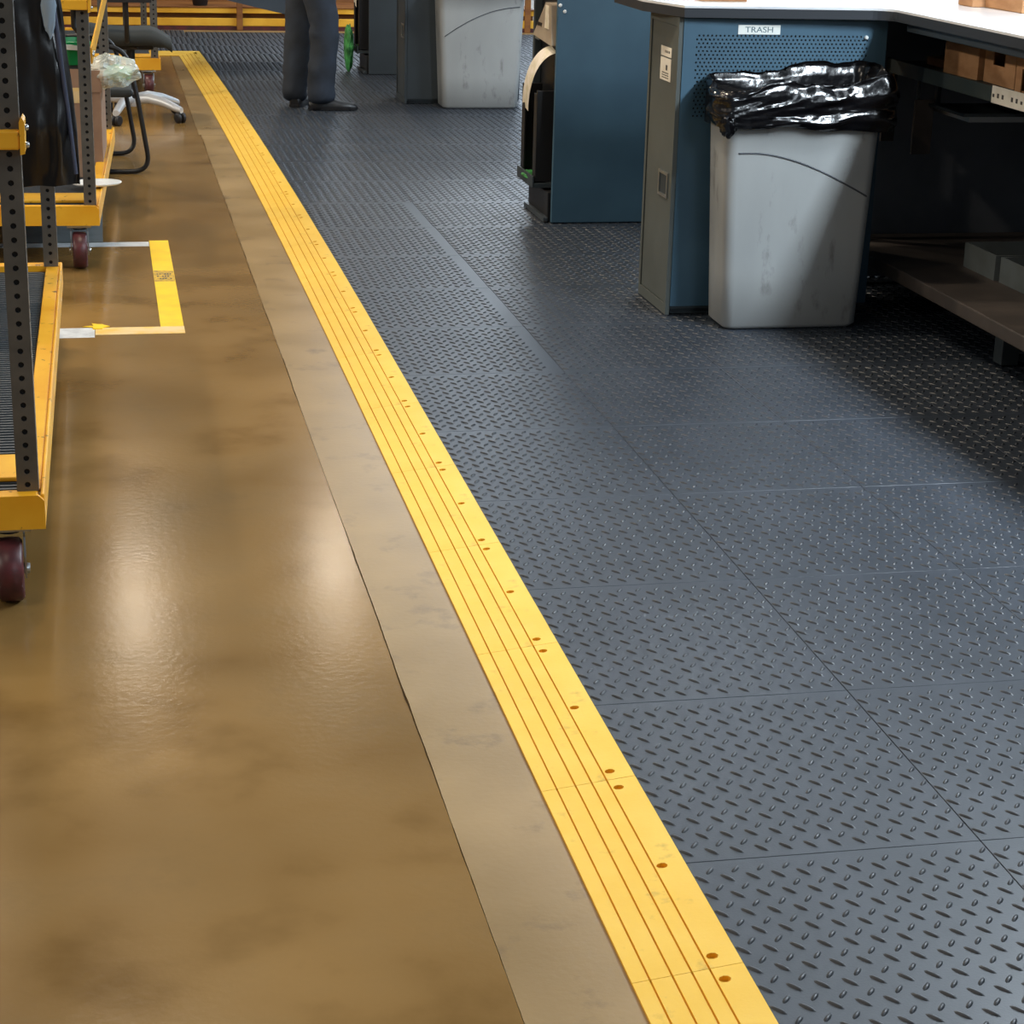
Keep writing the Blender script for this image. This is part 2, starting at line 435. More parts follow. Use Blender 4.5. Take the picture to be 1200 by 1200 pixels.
# ================================================================== FLOOR TAPE
def tape(name, x0, x1, y0, y1, m, lbl, z=0.0008, rz=0.0):
    o = G().box(x0, x1, y0, y1, 0.0, z).build(name, m); return tag(o, lbl, 'floor tape', 'floor marking tape beside the carts')
ty = tape('floor_tape', 0.152, 0.228, 6.50, 8.02, 'tape_yellow', 'wide yellow floor tape marking the end of the cart bay')
# worn printed patch on the yellow tape
g = G().box(0.153, 0.227, 7.22, 7.42, 0.0008, 0.0011)
pz = g.build('printed_patch', 'tape_smudge', ty)
g = G()
for a in range(6):
    for b in range(3):
        if (a * 3 + b) % 4: g.box(0.163 + a * .0095, 0.1695 + a * .0095, 7.26 + b * .042, 7.28 + b * .042, 0.0011, 0.0013)
g.build('print_marks', 'ink', pz)
tape('floor_tape', -0.62, 0.15, 7.905, 7.995, 'tape_white', 'narrow white floor tape running under the wheel of the middle cart')
tape('floor_tape', -0.62, -0.062, 6.365, 6.50, 'tape_white', 'short white floor tape beside the near cart frame')
tape('floor_tape', -0.060, 0.229, 6.40, 6.4995, 'tape_cream', 'cream yellow floor tape closing the near side of the cart bay')
g = G(); st = []
for k in range(12):
    a = 2 * PI * k / 12; r = (0.026 if k % 2 else 0.048) * (1 + 0.3 * math.sin(k * 2.3)); st.append((-0.052 + r * math.cos(a) * .8, 6.51 + r * math.sin(a)))
tag(g.prism(st, 0.0008, 0.004).build('tape_scrap', 'tape_yellow'), 'torn yellow tape scrap stuck on the seam of white and cream tape', 'tape scrap')

# ================================================================== CARTS
def perforated_post(h):
    g = G(); w = 0.044; c = 0.0285; n = int(h / c)
    z1 = n * c
    for (o, du, nr) in (((-w/2, -w/2, 0), (w, 0, 0), (0, -1, 0)), ((w/2, -w/2, 0), (0, w, 0), (1, 0, 0)),
                        ((w/2, w/2, 0), (-w, 0, 0), (0, 1, 0)), ((-w/2, w/2, 0), (0, -w, 0), (-1, 0, 0))):
        perf(g, o, du, (0, 0, c), nr, 1, n, 0.0062, depth=0.004)
    g.box(-w/2 + .005, w/2 - .005, -w/2 + .005, w/2 - .005, 0, z1 - 0.002, 1)  # near-black core paints the shade inside the tube
    g.add([(-w/2, -w/2, z1), (w/2, -w/2, z1), (w/2, w/2, z1), (-w/2, w/2, z1)], [(0, 1, 2, 3)], 0)
    return g
post_proto = None
def make_caster(parent, x, y, rz):
    c = empty('caster', (x, y, 0), rz); c.parent = parent
    g = G().box(-.045, .045, -.05, .05, .152, .160).lathe([(.028, .140), (.034, .146), (.034, .152)], 16)
    for sx in (-1, 1):
        g.prism([(-.055, .142), (.035, .142), (.010, .10), (-.030, .052), (-.060, .052), (-.064, .10)], sx * .031 - .002, sx * .031 + .002, 'x')
    g.build('fork', 'zinc', c)
    w = G().lathe([(.030, -.026), (.060, -.0265), (.0675, -.020), (.069, 0), (.0675, .020), (.060, .0265), (.030, .026)], 28, 'x', (0, -.045, .069)).build('wheel', 'maroon', c)
    G().lathe([(.010, -.040), (.012, -.034), (.012, .034), (.010, .040)], 12, 'x', (0, -.045, .069)).build('axle_bolt', 'zinc', c)
    return c
def make_cart(loc, rz, L, Wd, casters=True):
    global post_proto
    r = empty('rack_cart', loc, rz)
    zb, zt = 0.165, 0.238
    g = G().prism([(-Wd, zb), (0, zb), (0, zt - .012), (-.012, zt), (-Wd + .012, zt), (-Wd, zt - .012)], 0, 0.012, 'y')
    g.box(-Wd + .013, -.013, .0125, .060, zt - .018, zt - .004)
    g.build('end_beam', 'frame_yellow', r, bevel=0.004)
    g = G().box(-Wd, 0, L - .05, L, zb, zt); g.build('end_beam', 'frame_yellow', r, bevel=0.004)
    for sx in (0, 1):
        x1 = 0.0 if sx == 0 else -Wd + .05
        g = G().box(x1 - .008, x1, .0125, L - .0505, zb, zt).box(x1 - .05, x1 - .0085, .061, L - .0505, zt - .012, zt - .004)
        g.build('side_beam', 'frame_yellow', r, bevel=0.003)
    d = G().box(-Wd + .052, -.052, .062, L - .052, zt - .030, zt - .020)
    deck = d.build('deck', 'deck_black', r)
    g = G(); n = int((L - .14) / .022)
    for i in range(n): g.box(-Wd + .054, -.054, .07 + i * .022, .07 + i * .022 + .010, zt - .0199, zt - .013)
    tag(g.build('deck_ribs', 'steel_edge', deck), kind='stuff')
    G().box(-Wd + .052, -.056, .14, .31, zt - .012, zt - .001).build('inner_beam', 'frame_yellow', r, bevel=.003)
    for (x, y) in ((-.034, .068), (-.034, L - .030), (-Wd + .034, .068), (-Wd + .034, L - .030)):
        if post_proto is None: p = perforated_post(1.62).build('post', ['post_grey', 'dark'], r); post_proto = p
        else: p = post_proto.copy(); COL.objects.link(p); p.parent = r
        p.location = (x, y, zt - 0.004)
    for (y0, y1) in ((.044 - .030, .044), (L - .086, L - .056)):
        cb = G().box(-Wd + .02, -.012, y0, y1, .945, .982).build('crossbar', 'frame_yellow', r, bevel=0.004)
        b = G().prism([(-.0115, .935), (-.002, .938), (-.001, 1.0), (-.006, 1.008), (-.0115, .998)], y0 - .002, y1 + .04, 'y')
        b = b.build('bracket', 'frame_yellow', cb, bevel=0.003)
        for z in (.952, .986):
            G().lathe([(.006, -.001), (.006, .004), (.003, .006)], 10, 'x', (0, (y0 + y1) / 2 + .01, z)).build('bolt', 'zinc', cb)
    for x in (-.034, -Wd + .034):
        G().box(x - .02, x + .02, .092, L - .054, 1.56, 1.60).build('top_rail', 'frame_yellow', r, bevel=0.004)
    if casters:
        for (x, y, a) in ((-.080, .075, 0.06), (-Wd + .10, .09, -.1), (-.10, L - .12, .1), (-Wd + .10, L - .12, 0)):
            make_caster(r, x, y, a)
    return r
c1 = make_cart((-0.155, 3.98, 0), 0.0, 2.44, 0.78)
tag(c1, 'nearest yellow rack cart with grey perforated posts at the left edge', 'cart', 'yellow rack carts along the aisle')
c2 = make_cart((-0.037, 7.46, 0), math.radians(-2.0), 2.20, 0.78)
tag(c2, 'middle yellow rack cart carrying a tan carton and a clear plastic bag', 'cart', 'yellow rack carts along the aisle')
brace = G()
a, b = Vector((-.012, .10, .775)), Vector((.004, 1.50, .905))
for (o1, o2) in ((0, 0),):
    brace.rings([[a + Vector((0, -.01, .03)), a + Vector((.006, -.01, .03)), a + Vector((.006, .01, -.03)), a + Vector((0, .01, -.03))],
                 [b + Vector((0, -.01, .03)), b + Vector((.006, -.01, .03)), b + Vector((.006, .01, -.03)), b + Vector((0, .01, -.03))]], smooth=False)
br = brace.build('diagonal_brace', 'frame_yellow', c2)
for t in (0.02, 0.05): 
    p = a.lerp(b, t); G().lathe([(.008, .006), (.008, .011), (.004, .013)], 10, 'x', tuple(p)).build('bolt', 'zinc', br)
c3 = make_cart((0.355, 12.88, 0), math.radians(0.5), 2.2, 0.78)
tag(c3, 'farthest yellow rack cart, its corner post showing behind the office chair', 'cart', 'yellow rack carts along the aisle')

# carton, film bag, green bin and lid on the middle cart
Mc = Matrix.Translation((-0.037, 7.46, 0)) @ Matrix.Rotation(math.radians(-2.0), 4, 'Z')
def on_cart(x, y, z): return tuple(Mc @ Vector((x, y, z)))
ct = empty('carton', on_cart(0, 1.12, 0.225), math.radians(-2.0)); tag(ct, 'tan cardboard carton standing on the middle cart deck', 'carton')
G().box(-.42, -.018, 0, .50, 0, .34).build('carton_body', 'carton_tan', ct, bevel=.004)
G().box(-.42, -.018, -.004, 0.0, .30, .39).build('flap', 'carton_tan', ct); G().box(-.018, -.014, 0.0, .50, .30, .345).build('flap', 'carton_tan', ct)
G().box(-.25, -.19, -.0015, 0.0, .02, .30).build('packing_tape', 'tape_cream', ct)
ct2 = empty('carton', on_cart(-.16, .75, 0.225), math.radians(1)); tag(ct2, 'pale carton behind the front post of the middle cart', 'carton')
G().box(-.22, .085, 0, .28, 0, .50).build('carton_body', 'carton_tan', ct2, bevel=.004)
G().box(-.22, .085, -.002, 0, .30, .36).build('packing_tape', 'tape_cream', ct2)

def crumple(name, m, parent, cx, cy, cz, rx, ry, rz, amp, freq, seed, nu=48, nv=28, flat=False):
    g = G(); R = []
    for j in range(nv + 1):
        t = PI * j / nv; ring = []
        for i in range(nu):
            a = 2 * PI * i / nu
            d = Vector((math.sin(t) * math.cos(a), math.sin(t) * math.sin(a), -math.cos(t)))
            k = 1 + amp * (noise.ridged_multi_fractal(d * freq + Vector((seed, 0, 0)), 1.0, 2.0, 4, 1.0, 2.0) - 1.0)
            ring.append((cx + rx * d.x * k, cy + ry * d.y * k, cz + rz * d.z * k))
        R.append(ring)
    g.rings(R, True, 0, not flat)
    return g.build(name, m, parent)
fb = empty('film_bag', on_cart(.0, 1.16, .565)); tag(fb, 'crumpled clear plastic bag with pale green contents lying on the tan carton', 'plastic bag')
crumple('film', 'clear_film', fb, .015, .12, .030, .125, .17, .064, .30, 1.3, 3.0, 40, 24, True)
crumple('contents', 'pale_green', fb, .055, .12, .022, .058, .10, .036, .15, 1.4, 9.0)
gb = empty('green_bin', on_cart(-.085, .24, .735), 0.2); tag(gb, 'bright green plastic bin above the tan carton on the middle cart', 'bin')
R = []
for (w_, d_, z_) in ((.075, .16, 0.0), (.085, .18, .055), (.108, .20, .056), (.110, .205, .085), (.098, .19, .086), (.085, .17, .03)):
    R.append([(x, y_, z_) for x, y_ in rrect(w_, d_, .015, 3)])
G().rings(R, True, 0, False).build('bin_body', 'green_plastic', gb)
G().prism([(-.054, .060), (.054, .052), (.054, .066), (-.054, .080)], -.108, -.104, 'y').build('bin_label', 'sign_white', gb)
G().tube([(-.03, -.02, .03), (-.03, .10, .03)], .03).build('bin_contents', 'green_plastic', gb)
hk = G().box(-.14, -.06, .24, .30, .715, .735)
sh = G().box(-.70, -.062, .17, .40, .72, .7345).build('upper_shelf', 'steel_dark', c2)
lid = G(); ring = []
R = []
for (sc, z) in ((.55, 0), (.9, .006), (1.0, .012), (.98, .016), (.85, .010)):
    R.append([(.10 * sc * math.cos(2*PI*k/28), .075 * sc * math.sin(2*PI*k/28), z) for k in range(28)])
lid.rings(R, True)
lo = lid.build('plastic_lid', 'white_plastic', loc=on_cart(-.025, .47, .2385)); lo.rotation_euler = (0.0, 0, .2); tag(lo, 'white oval plastic lid resting across the middle cart beam', 'lid')
fs = G().box(-.40, -.03, 7.99, 8.80, 0, .004).build('floor_sheet', 'sheet_grey'); tag(fs, 'thin grey sheet lying on the floor under the middle cart', 'sheet')

# black bag hanging on the near cart
hb = empty('hanging_bag', (-.235, 6.22, .52)); tag(hb, 'large black plastic bag hanging from the near cart posts', 'bag')
g = G(); R = []; NU, NV = 64, 60
for j in range(NV + 1):
    t = j / NV; z = t * 1.05
    wl = .17; wr = .150 - .10 * max(0, t - .15) * 0.95
    th = .075 * min(1, .35 + t * 4) * (1 - .35 * t)
    ring = []
    for i in range(NU):
        a = 2 * PI * i / NU
        cx_, sy_ = math.cos(a), math.sin(a)
        sxp = abs(cx_) ** .75 * (1 if cx_ > 0 else -1)
        x = sxp * (wr if cx_ > 0 else wl)
        yy = sy_ * th
        f = noise.fractal(Vector((x * 9, z * 2.2, sy_ * 1.5 + 2)), 1.0, 2.0, 4) * .028 + (abs(noise.noise(Vector((x * 16, z * 4, 5)))) - .25) * .03
        yy += f * (1 if sy_ < 0 else .4)
        x += noise.noise(Vector((z * 5, a, 7))) * .008
        zz = z + (noise.noise(Vector((x * 12, 1, 3))) * .012 if j == 0 else 0)
        ring.append((x, yy, zz))
    R.append(ring)
g.rings(R, True, 0, True); g.build('bag_body', 'bag_matte', hb)
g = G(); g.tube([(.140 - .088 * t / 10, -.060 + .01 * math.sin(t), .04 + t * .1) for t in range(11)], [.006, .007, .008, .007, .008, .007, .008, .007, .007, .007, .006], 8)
g.build('edge_sheen', 'bag_sheen', hb)  # bluish-grey tube painting the sheen along the bag's right edge
crumple('clear_pouch', 'film_grey', hb, .083, -.080, .54, .020, .014, .085, .2, 2.0, 4.0, 20, 14)
G().tube([(0, 0, 1.03), (.0, .05, 1.10), (-.02, .09, 1.05)], .006, 8).build('hook', 'zinc', hb)

# ================================================================== CHAIRS
oc = empty('office_chair', (.155, 11.80, 0)); tag(oc, 'dark office chair on a silver five-arm base with casters', 'chair')
hubz = .10
G().lathe([(.05, .075), (.055, .09), (.05, .13), (.035, .14)], 20).build('hub', 'silver', oc)
for k, ad in enumerate((-35, 37, 109, 181, 253)):
    a = math.radians(ad); d = Vector((math.cos(a), math.sin(a), 0)); n = Vector((-d.y, d.x, 0)); R = []
    for (r_, zc, w_, h_) in ((.03, .115, .030, .030), (.12, .125, .028, .030), (.22, .108, .024, .026), (.30, .082, .022, .022), (.335, .072, .020, .018)):
        c = d * r_ + Vector((0, 0, zc))
        R.append([c + n * (w_ * math.cos(2*PI*q/10)) + Vector((0, 0, h_ * math.sin(2*PI*q/10))) for q in range(10)])
    arm = G().rings(R).build('base_arm', 'silver', oc)
    cx_, cy_ = d.x * .325, d.y * .325
    w = G()
    for s_ in (-1, 1):
        w.lathe([(.012, -.010), (.028, -.010), (.030, -.005), (.030, .006), (.024, .010)], 16, 'x', (s_ * .015, 0, .030))
    w.build('caster_wheel', 'black_plastic', arm, loc=(cx_, cy_, 0), rz=a + 1.2)
G().tube([(0, 0, .13), (0, 0, .42)], .025, 14).build('gas_lift', 'black_metal', oc)
G().box(-.12, .13, -.09, .09, .40, .445).tube([(.0, -.09, .42), (.04, -.20, .42)], .008).build('tilt_mechanism', 'black_plastic', oc, bevel=.008)
R = []
for k in range(13):
    t = k / 12; x = -.24 + .47 * t
    zt = .53 - .02 * math.sin(PI * t) - (.075 * max(0, (t - .72) / .28) ** 1.6)
    thk = .075 if t < .9 else .055
    R.append([(x, yy, zt - thk) for yy in (-.23, 0, .23)] + [(x, yy, zt + dz) for yy, dz in ((.245, -.03), (.23, -.002), (.1, .006), (0, .006), (-.1, .006), (-.23, -.002), (-.245, -.03))])
G().rings(R).build('seat', 'seat_cloth', oc)
R = []
for k in range(9):
    t = k / 8; z = .60 + .52 * t; x = -.25 - .06 * t - .03 * math.sin(PI * t); hw = .21 * (1 - .25 * (2 * t - 1) ** 4)
    R.append([(x - .025, -hw, z), (x + .01, -hw, z), (x + .035, 0, z), (x + .01, hw, z), (x - .025, hw, z), (x - .045, 0, z)])
G().rings(R).build('backrest', 'seat_cloth', oc)
G().tube([(-.10, 0, .42), (-.24, 0, .43), (-.31, 0, .52), (-.31, 0, .75)], .018).build('back_support', 'black_metal', oc)
for sy in (-1, 1):
    G().tube([(-.02, sy * .20, .45), (-.02, sy * .28, .47), (-.02, sy * .285, .68)], .014).box(-.14, .12, sy * .285 - .035, sy * .285 + .035, .68, .705).build('armrest', 'black_plastic', oc)

sc_ = empty('sled_chair', (0.0, 10.05, 0)); tag(sc_, 'black tubular sled-leg chair between the middle cart and the office chair', 'chair')
def smooth_path(pts, n=8, r=.06):
    out = [Vector(pts[0])]
    for i in range(1, len(pts) - 1):
        p0, p1, p2 = Vector(pts[i-1]), Vector(pts[i]), Vector(pts[i+1])
        d0, d1 = (p0 - p1), (p2 - p1)
        a = p1 + d0.normalized() * min(r, d0.length * .45); b = p1 + d1.normalized() * min(r, d1.length * .45)
        for k in range(n + 1):
            t = k / n; out.append(a * (1-t)**2 + p1 * 2*t*(1-t) + b * t*t)
    out.append(Vector(pts[-1])); return out
for (yy, xo) in ((-.30, 0.0), (.30, -.055)):
    G().tube(smooth_path([(-.30 + xo, yy, .012), (.205 + xo, yy, .012), (.148 + xo, yy, .40), (.10 + xo, yy * .9, .60), (-.16 + xo, yy * .9, .60)], r=.09), .0115, 10).build('sled_leg', 'black_metal', sc_)
G().tube([(-.29, -.30, .012), (-.345, .30, .012)], .0115).build('floor_bar', 'black_metal', sc_)
G().box(-.30, .13, -.27, .27, .36, .40).build('seat', 'seat_cloth', sc_, bevel=.015)
G().tube([(.14, -.30, .37), (.10, .30, .37)], .011).build('cross_tube', 'black_metal', sc_)
G().box(-.345, -.31, -.25, .25, .55, .86).build('backrest', 'seat_cloth', sc_, bevel=.015)
for yy in (-.20, .20): G().tube([(-.25, yy, .38), (-.325, yy, .40), (-.33, yy, .60)], .011).build('back_post', 'black_metal', sc_)

# ================================================================== TRASH CANS
def make_can(loc):
    r = empty('trash_can', loc); H = .76
    def rr(t, off=0.0):
        w = .472 + .068 * t + off * 2; d = .200 + .018 * t + off * 2
        return [(x, y_) for x, y_ in rrect(w, d, .034 + .006 * t, 6)]
    g = G(); R = [[(x, y_, .0) for x, y_ in rr(0, -.012)], [(x, y_, .012) for x, y_ in rr(0.015)]]
    for t in (.25, .5, .75, .965): R.append([(x, y_, t * H) for x, y_ in rr(t)])
    R.append([(x, y_, .968 * H) for x, y_ in rr(.968, .008)]); R.append([(x, y_, H) for x, y_ in rr(1, .008)])
    R.append([(x, y_, H) for x, y_ in rr(1, -.006)])
    for t in (.7, .3, .05): R.append([(x, y_, t * H) for x, y_ in rr(t, -.006)])
    g.rings(R, True); g.build('can_body', 'can_grey', r)
    return r, rr, H
def can_groove(r, H, pts, flip=False):
    path = []
    for (x, z) in smooth_path([(a, 0, b) for a, b in pts], r=.1) and [(p.x, p.z) for p in smooth_path([(a, 0, b) for a, b in pts], r=.2)]:
        t = z / H; path.append((x, -(.200 + .018 * t) / 2 - .0004, z))
    G().tube(path, .0028, 6).build('embossed_arc', 'can_groove', r)
tc1, rr, CH_ = make_can((2.237, 6.285, STAND)); tag(tc1, 'grey slim trash can lined with a black bag in front of the perforated cabinet', 'trash can', 'grey slim trash cans')
can_groove(tc1, CH_, [(-.222, .588), (-.13, .588), (-.02, .562), (.08, .523), (.17, .478), (.232, .445)])
tc2, _, _ = make_can((2.268, 12.205, STAND)); tag(tc2, 'grey slim trash can far off beyond the blue label kiosk', 'trash can', 'grey slim trash cans')
can_groove(tc2, CH_, [(-.23, .432), (-.15, .485), (-.06, .535), (.05, .58), (.15, .602), (.232, .610)])
# the liner folded over the rim
lb = empty('bin_liner', (2.237, 6.285, STAND)); tag(lb, 'shiny black bin liner folded over the rim of the near trash can', 'bin liner')
def liner():
    g = G(); NU = 260; per = rrect(.556, .234, .045, 16); 
    pts = []
    tot = 0; seg = []
    for i in range(len(per)):
        a, b = Vector(per[i]), Vector(per[(i + 1) % len(per)]); seg.append((tot, a, b)); tot += (b - a).length
    def at(s):
        s %= tot
        for q in range(len(seg) - 1, -1, -1):
            if seg[q][0] <= s:
                a, b = seg[q][1], seg[q][2]; L_ = (b - a).length
                return a.lerp(b, (s - seg[q][0]) / L_ if L_ > 1e-9 else 0)
    R = []
    prof = [(-.03, .50), (-.022, .62), (-.014, .70), (-.012, .75), (-.006, .785), (.004, .80), (.016, .795), (.022, .78), (.025, .765), (.026, .75), (.027, .735), (.027, .72), (.026, .705), (.025, .69), (.022, .676), (.016, .668)]
    # subdivide the profile
    P2 = []
    for (a, b) in zip(prof[:-1], prof[1:]):
        for k in range(3): P2.append((a[0] + (b[0]-a[0]) * k / 3, a[1] + (b[1]-a[1]) * k / 3))
    P2.append(prof[-1])
    for j, (off, z) in enumerate(P2):
        ring = []
        t = j / (len(P2) - 1)
        for i in range(NU):
            s = tot * i / NU; p = at(s); nrm = Vector((p.x / .278, p.y / .117)).normalized()
            q = Vector((p.x, p.y)); a_ = math.atan2(p.y / .117, p.x / .278)
            sx = p.x; front = p.y < -.1
            # long slanting folds plus small crinkles
            ph = z * 1.0 - sx * .16 * (1 if p.y < 0 else -1)
            f1 = noise.ridged_multi_fractal(Vector((sx * 2.2 + p.y * 5, ph * 15, 2.2)), 1.0, 2.1, 5, 1.0, 2.0) - 1.0
            f2 = noise.noise(Vector((sx * 26, p.y * 26, z * 34))) 
            amp = min(1, max(0, (z - .50) * 4)) * (1 if t > .3 else .4)
            o = off + amp * (.020 * f1 + .003 * f2)
            if t > .3: o = max(o, .012 + .004 * f1) + max(0, sx - .12) * .10
            if p.y > 0: o = min(o, .010)
            zz = z
            if .22 < t < .55:
                w_ = math.sin(PI * (t - .22) / .33)
                zz += w_ * ((.045 if p.y > 0 else .018) + .030 * noise.noise(Vector((sx * 6 + 3, p.y * 7, 1.0))) + .022 * (sx / .27) + .006 * f2)
            if t > .8: zz += .014 * noise.noise(Vector((sx * 8, p.y * 8, 8))) - .02 * (sx / .27) * (1 if p.y < 0 else 0) * .4
            ring.append((p.x + nrm.x * o, p.y + nrm.y * o, zz))
        R.append(ring)
    g.rings(R, False, 0, True)
    return g
liner().build('liner_sheet', 'bag_black', lb)
crumple('liner_knot', 'bag_black', lb, -.266, -.115, .690, .030, .026, .045, .35, 2.4, 5.0, 28, 18)
# ================================================================== END CABINETS
XL, YF, YB, XR, ZT = 1.868, 6.425, 6.785, 2.592, 1.022
def make_cabinet(loc):
    r = empty('end_cabinet', loc)       # origin: front left foot; x to the right, y to the back
    H = ZT - STAND; Dp = YB - YF; Wd = XR - XL
    # narrow side facing the aisle, with an inset door
    x = 0.0
    g = G().box(-.003, .012, 0, .022, 0, H).box(-.003, .012, Dp - .022, Dp, 0, H).box(-.003, .012, .0221, Dp - .0221, H - .03, H).box(-.003, .012, .0221, Dp - .0221, 0, .035)
    sp = g.build('side_frame', 'steel_olive', r)
    d = G().box(.001, .010, .0235, Dp - .0235, .0365, H - .0315).build('side_door', 'steel_olive', r, bevel=.002)
    g = G()
    for q in ((.05, .165, .392, .402), (.05, .165, .468, .478), (.05, .062, .4022, .4678), (.153, .165, .4022, .4678)):
        g.box(-.004, .001, q[0], q[1], q[2], q[3])
    lt = g.build('latch_frame', 'zinc', d); tag(lt, 'bright metal latch frame')
    G().box(.0002, .0009, .0622, .1528, .4022, .4678).build('latch_recess', 'steel_dark', d)
    for (y0, y1, z0, z1) in ((.085, .215, .858, .890), (.085, .215, .778, .853)):
        st = G().box(-.0008, .001, y0, y1, z0, z1).build('sticker', 'paper', d)
        g = G()
        if z1 > .86:
            for q in range(4): g.box(-.0012, -.0008, y0 + .02 + q * .016, y0 + .030 + q * .016, z0 + .012, z1 - .012)
        else:
            g.box(-.0012, -.0008, y0 + .042, y0 + .062, z0 + .035, z0 + .052)
            for q in range(3): g.box(-.0012, -.0008, y0 + .025, y1 - .025, z0 + .008 + q * .008, z0 + .011 + q * .008)
        g.build('sticker_print', 'ink', st)
    # wide front towards the camera: blue sheet with a perforated field
    px0, px1 = .052, .052 + 42 * .0145; pz0, pz1 = .672, .672 + 22 * .0125
    g = G()
    def fr(x0, x1, z0, z1): g.box(x0, x1, -.004, .0, z0, z1)
    fr(.0125, px0, .03, H - .002); fr(px1, Wd, .03, H - .002); fr(px0, px1, pz1, H - .002); fr(px0, px1, .03, pz0)
    perf(g, (px0, -.004, pz0), (.0145, 0, 0), (0, 0, .0125), (0, -1, 0), 42, 22, .0036, True, .0035)
    fp = g.build('perforated_front', 'steel_blue', r)
    G().box(px0, px1, .0005, .002, pz0, pz1).build('hole_shade', 'dark', fp)  # near-black sheet drawing the shade behind the holes
    G().lathe([(.007, -.0045), (.007, -.010), (.004, -.013)], 10, 'y', (px1 - .012, 0, H - .060)).build('screw_head', 'white_plastic', fp)
    # carcass
    G().box(.0125, Wd, .0025, Dp, .02, H).build('carcass', 'steel_dark', r)
    G().box(.02, Wd - .01, .02, Dp - .02, 0, .0195).build('plinth', 'steel_dark', r)
    return r, fp, H
cabA, fpA, HC = make_cabinet((XL, YF, STAND)); tag(cabA, 'blue perforated end cabinet with an olive side door behind the near trash can', 'cabinet', 'steel end cabinets')
cabB = copy_tree(cabA); cabB.location = (1.832, 12.335, STAND); cabB['label'] = 'dark end cabinet beside the far trash can'
def swap_material(root, old, new):  # gives the far copies a darker, greyer material
    for o in [x for x in bpy.data.objects if x.parent == root and x.type == 'MESH']:
        for k, sl_ in enumerate(o.material_slots):
            if sl_.material == MATS[old]: sl_.link = 'OBJECT'; sl_.material = MATS[new]
swap_material(cabB, 'steel_blue', 'steel_slate'); swap_material(cabB, 'steel_olive', 'steel_slate')
# hand-lettered sign, only on the near one
sg = G().box(.199, .345, -.0056, -.0042, .946, .9765).build('trash_sign', 'sign_white', cabA)
text_mesh('sign_lettering', 'TRASH', .026, 'ink_blue', sg, (.272, -.0060, .9605), (PI / 2, 0, 0), 1.25)

# ================================================================== WORKTOP AND BENCH
WZ0, WZ1 = 1.024, 1.062
poly = [(1.800, 6.66), (1.872, 6.395), (2.50, 6.37)]
for k in range(0, 9):                      # rounded inner corner
    a = math.radians(90 - 90 * k / 8 ); poly.append((2.50 + .075 * math.cos(a), 6.295 + .075 * math.sin(a)))
poly += [(2.585, 3.2), (3.55, 3.2), (3.55, 7.05), (1.800, 7.05)]
wt = empty('worktop', (1.775, 6.39, WZ0)); tag(wt, 'long white laminate worktop with a dark edge turning the corner', 'worktop')
off = [(x - 1.775, y_ - 6.39) for x, y_ in poly]
G().prism(off, 0.0, .030).build('edge_band', 'laminate_edge', wt, bevel=.004)
ins = []
G().prism(off, .0305, .038).build('laminate_top', 'laminate', wt, bevel=.003)

sb = empty('bench_frame', (2.60, 6.30, STAND)); tag(sb, 'dark steel bench frame with two shelves under the right worktop', 'bench')
def bb(name, x0, x1, y0, y1, z0, z1, m, bev=.003, parent=None):
    return G().box(x0 - 2.60, x1 - 2.60, y0 - 6.30, y1 - 6.30, z0 - STAND, z1 - STAND).build(name, m, parent or sb, bevel=bev)
bb('apron', 2.635, 2.655, 3.25, 6.36, .988, 1.022, 'steel_edge')
us = bb('upper_shelf', 2.79, 3.46, 3.3, 6.86, .815, .845, 'shelf_green')
bb('shelf_lip', 2.775, 2.789, 3.3, 6.86, .805, .855, 'shelf_green', .002)
bb('lower_shelf', 2.665, 3.46, 3.3, 6.98, .165, .190, 'shelf_brown')
bb('lower_lip', 2.650, 2.664, 3.3, 6.75, .150, .196, 'shelf_brown', .004)
bb('back_light_block', 3.47, 3.49, 3.25, 7.03, STAND, 1.022, 'bench_inner', 0)  # added panel, keeps light out from behind the shelves
bb('end_light_block', 2.62, 3.46, 6.99, 7.02, STAND, 1.022, 'bench_inner', 0)  # likewise added, closes the bench end against light
for yy in (3.3, 4.6, 6.86):
    bb('upright', 2.70, 2.745, yy, yy + .05, STAND, .95, 'steel_dark')
bb('foot', 2.74, 2.80, 5.62, 5.68, STAND, .164, 'steel_dark')
bb('plate_hanger', 2.80, 2.81, 6.6125, 6.622, .60, .814, 'steel_dark', 0)
bb('plate_hanger', 2.80, 2.81, 6.8325, 6.842, .60, .814, 'steel_dark', 0)
bb('hanging_plate', 2.79, 2.862, 6.60, 6.612, .545, .735, 'shelf_brown', .002)
bb('hanging_plate', 2.76, 2.812, 6.82, 6.832, .56, .70, 'shelf_brown', .002)
g = G().box(2.862 - 2.6, 3.10 - 2.6, 6.30 - 6.30, 6.312 - 6.30, .672, .690).box(2.862 - 2.6, 2.878 - 2.6, .0121, .32, .672, .690)
g.build('metal_bracket', 'zinc', sb)
g = G().box(2.84 - 2.6, 3.46 - 2.6, 0, .30, .690, .700); g.build('drawer_tray', 'steel_dark', sb)
G().box(2.86 - 2.6, 2.875 - 2.6, .28, .30, .7005, .785).build('tray_hanger', 'steel_dark', sb)
# shelf label
sl = bb('shelf_label', 2.7735, 2.7748, 5.40, 5.955, .804, .858, 'paper', 0)
g = G()
for q in range(14):
    if q % 5 != 3: g.box(.1729, .1734, -.366 - q * .034, -.352 - q * .034, .799, .799 + (.014 if q % 3 else .010))
tag(g.build('faded_print', 'ink', sl), kind='stuff')

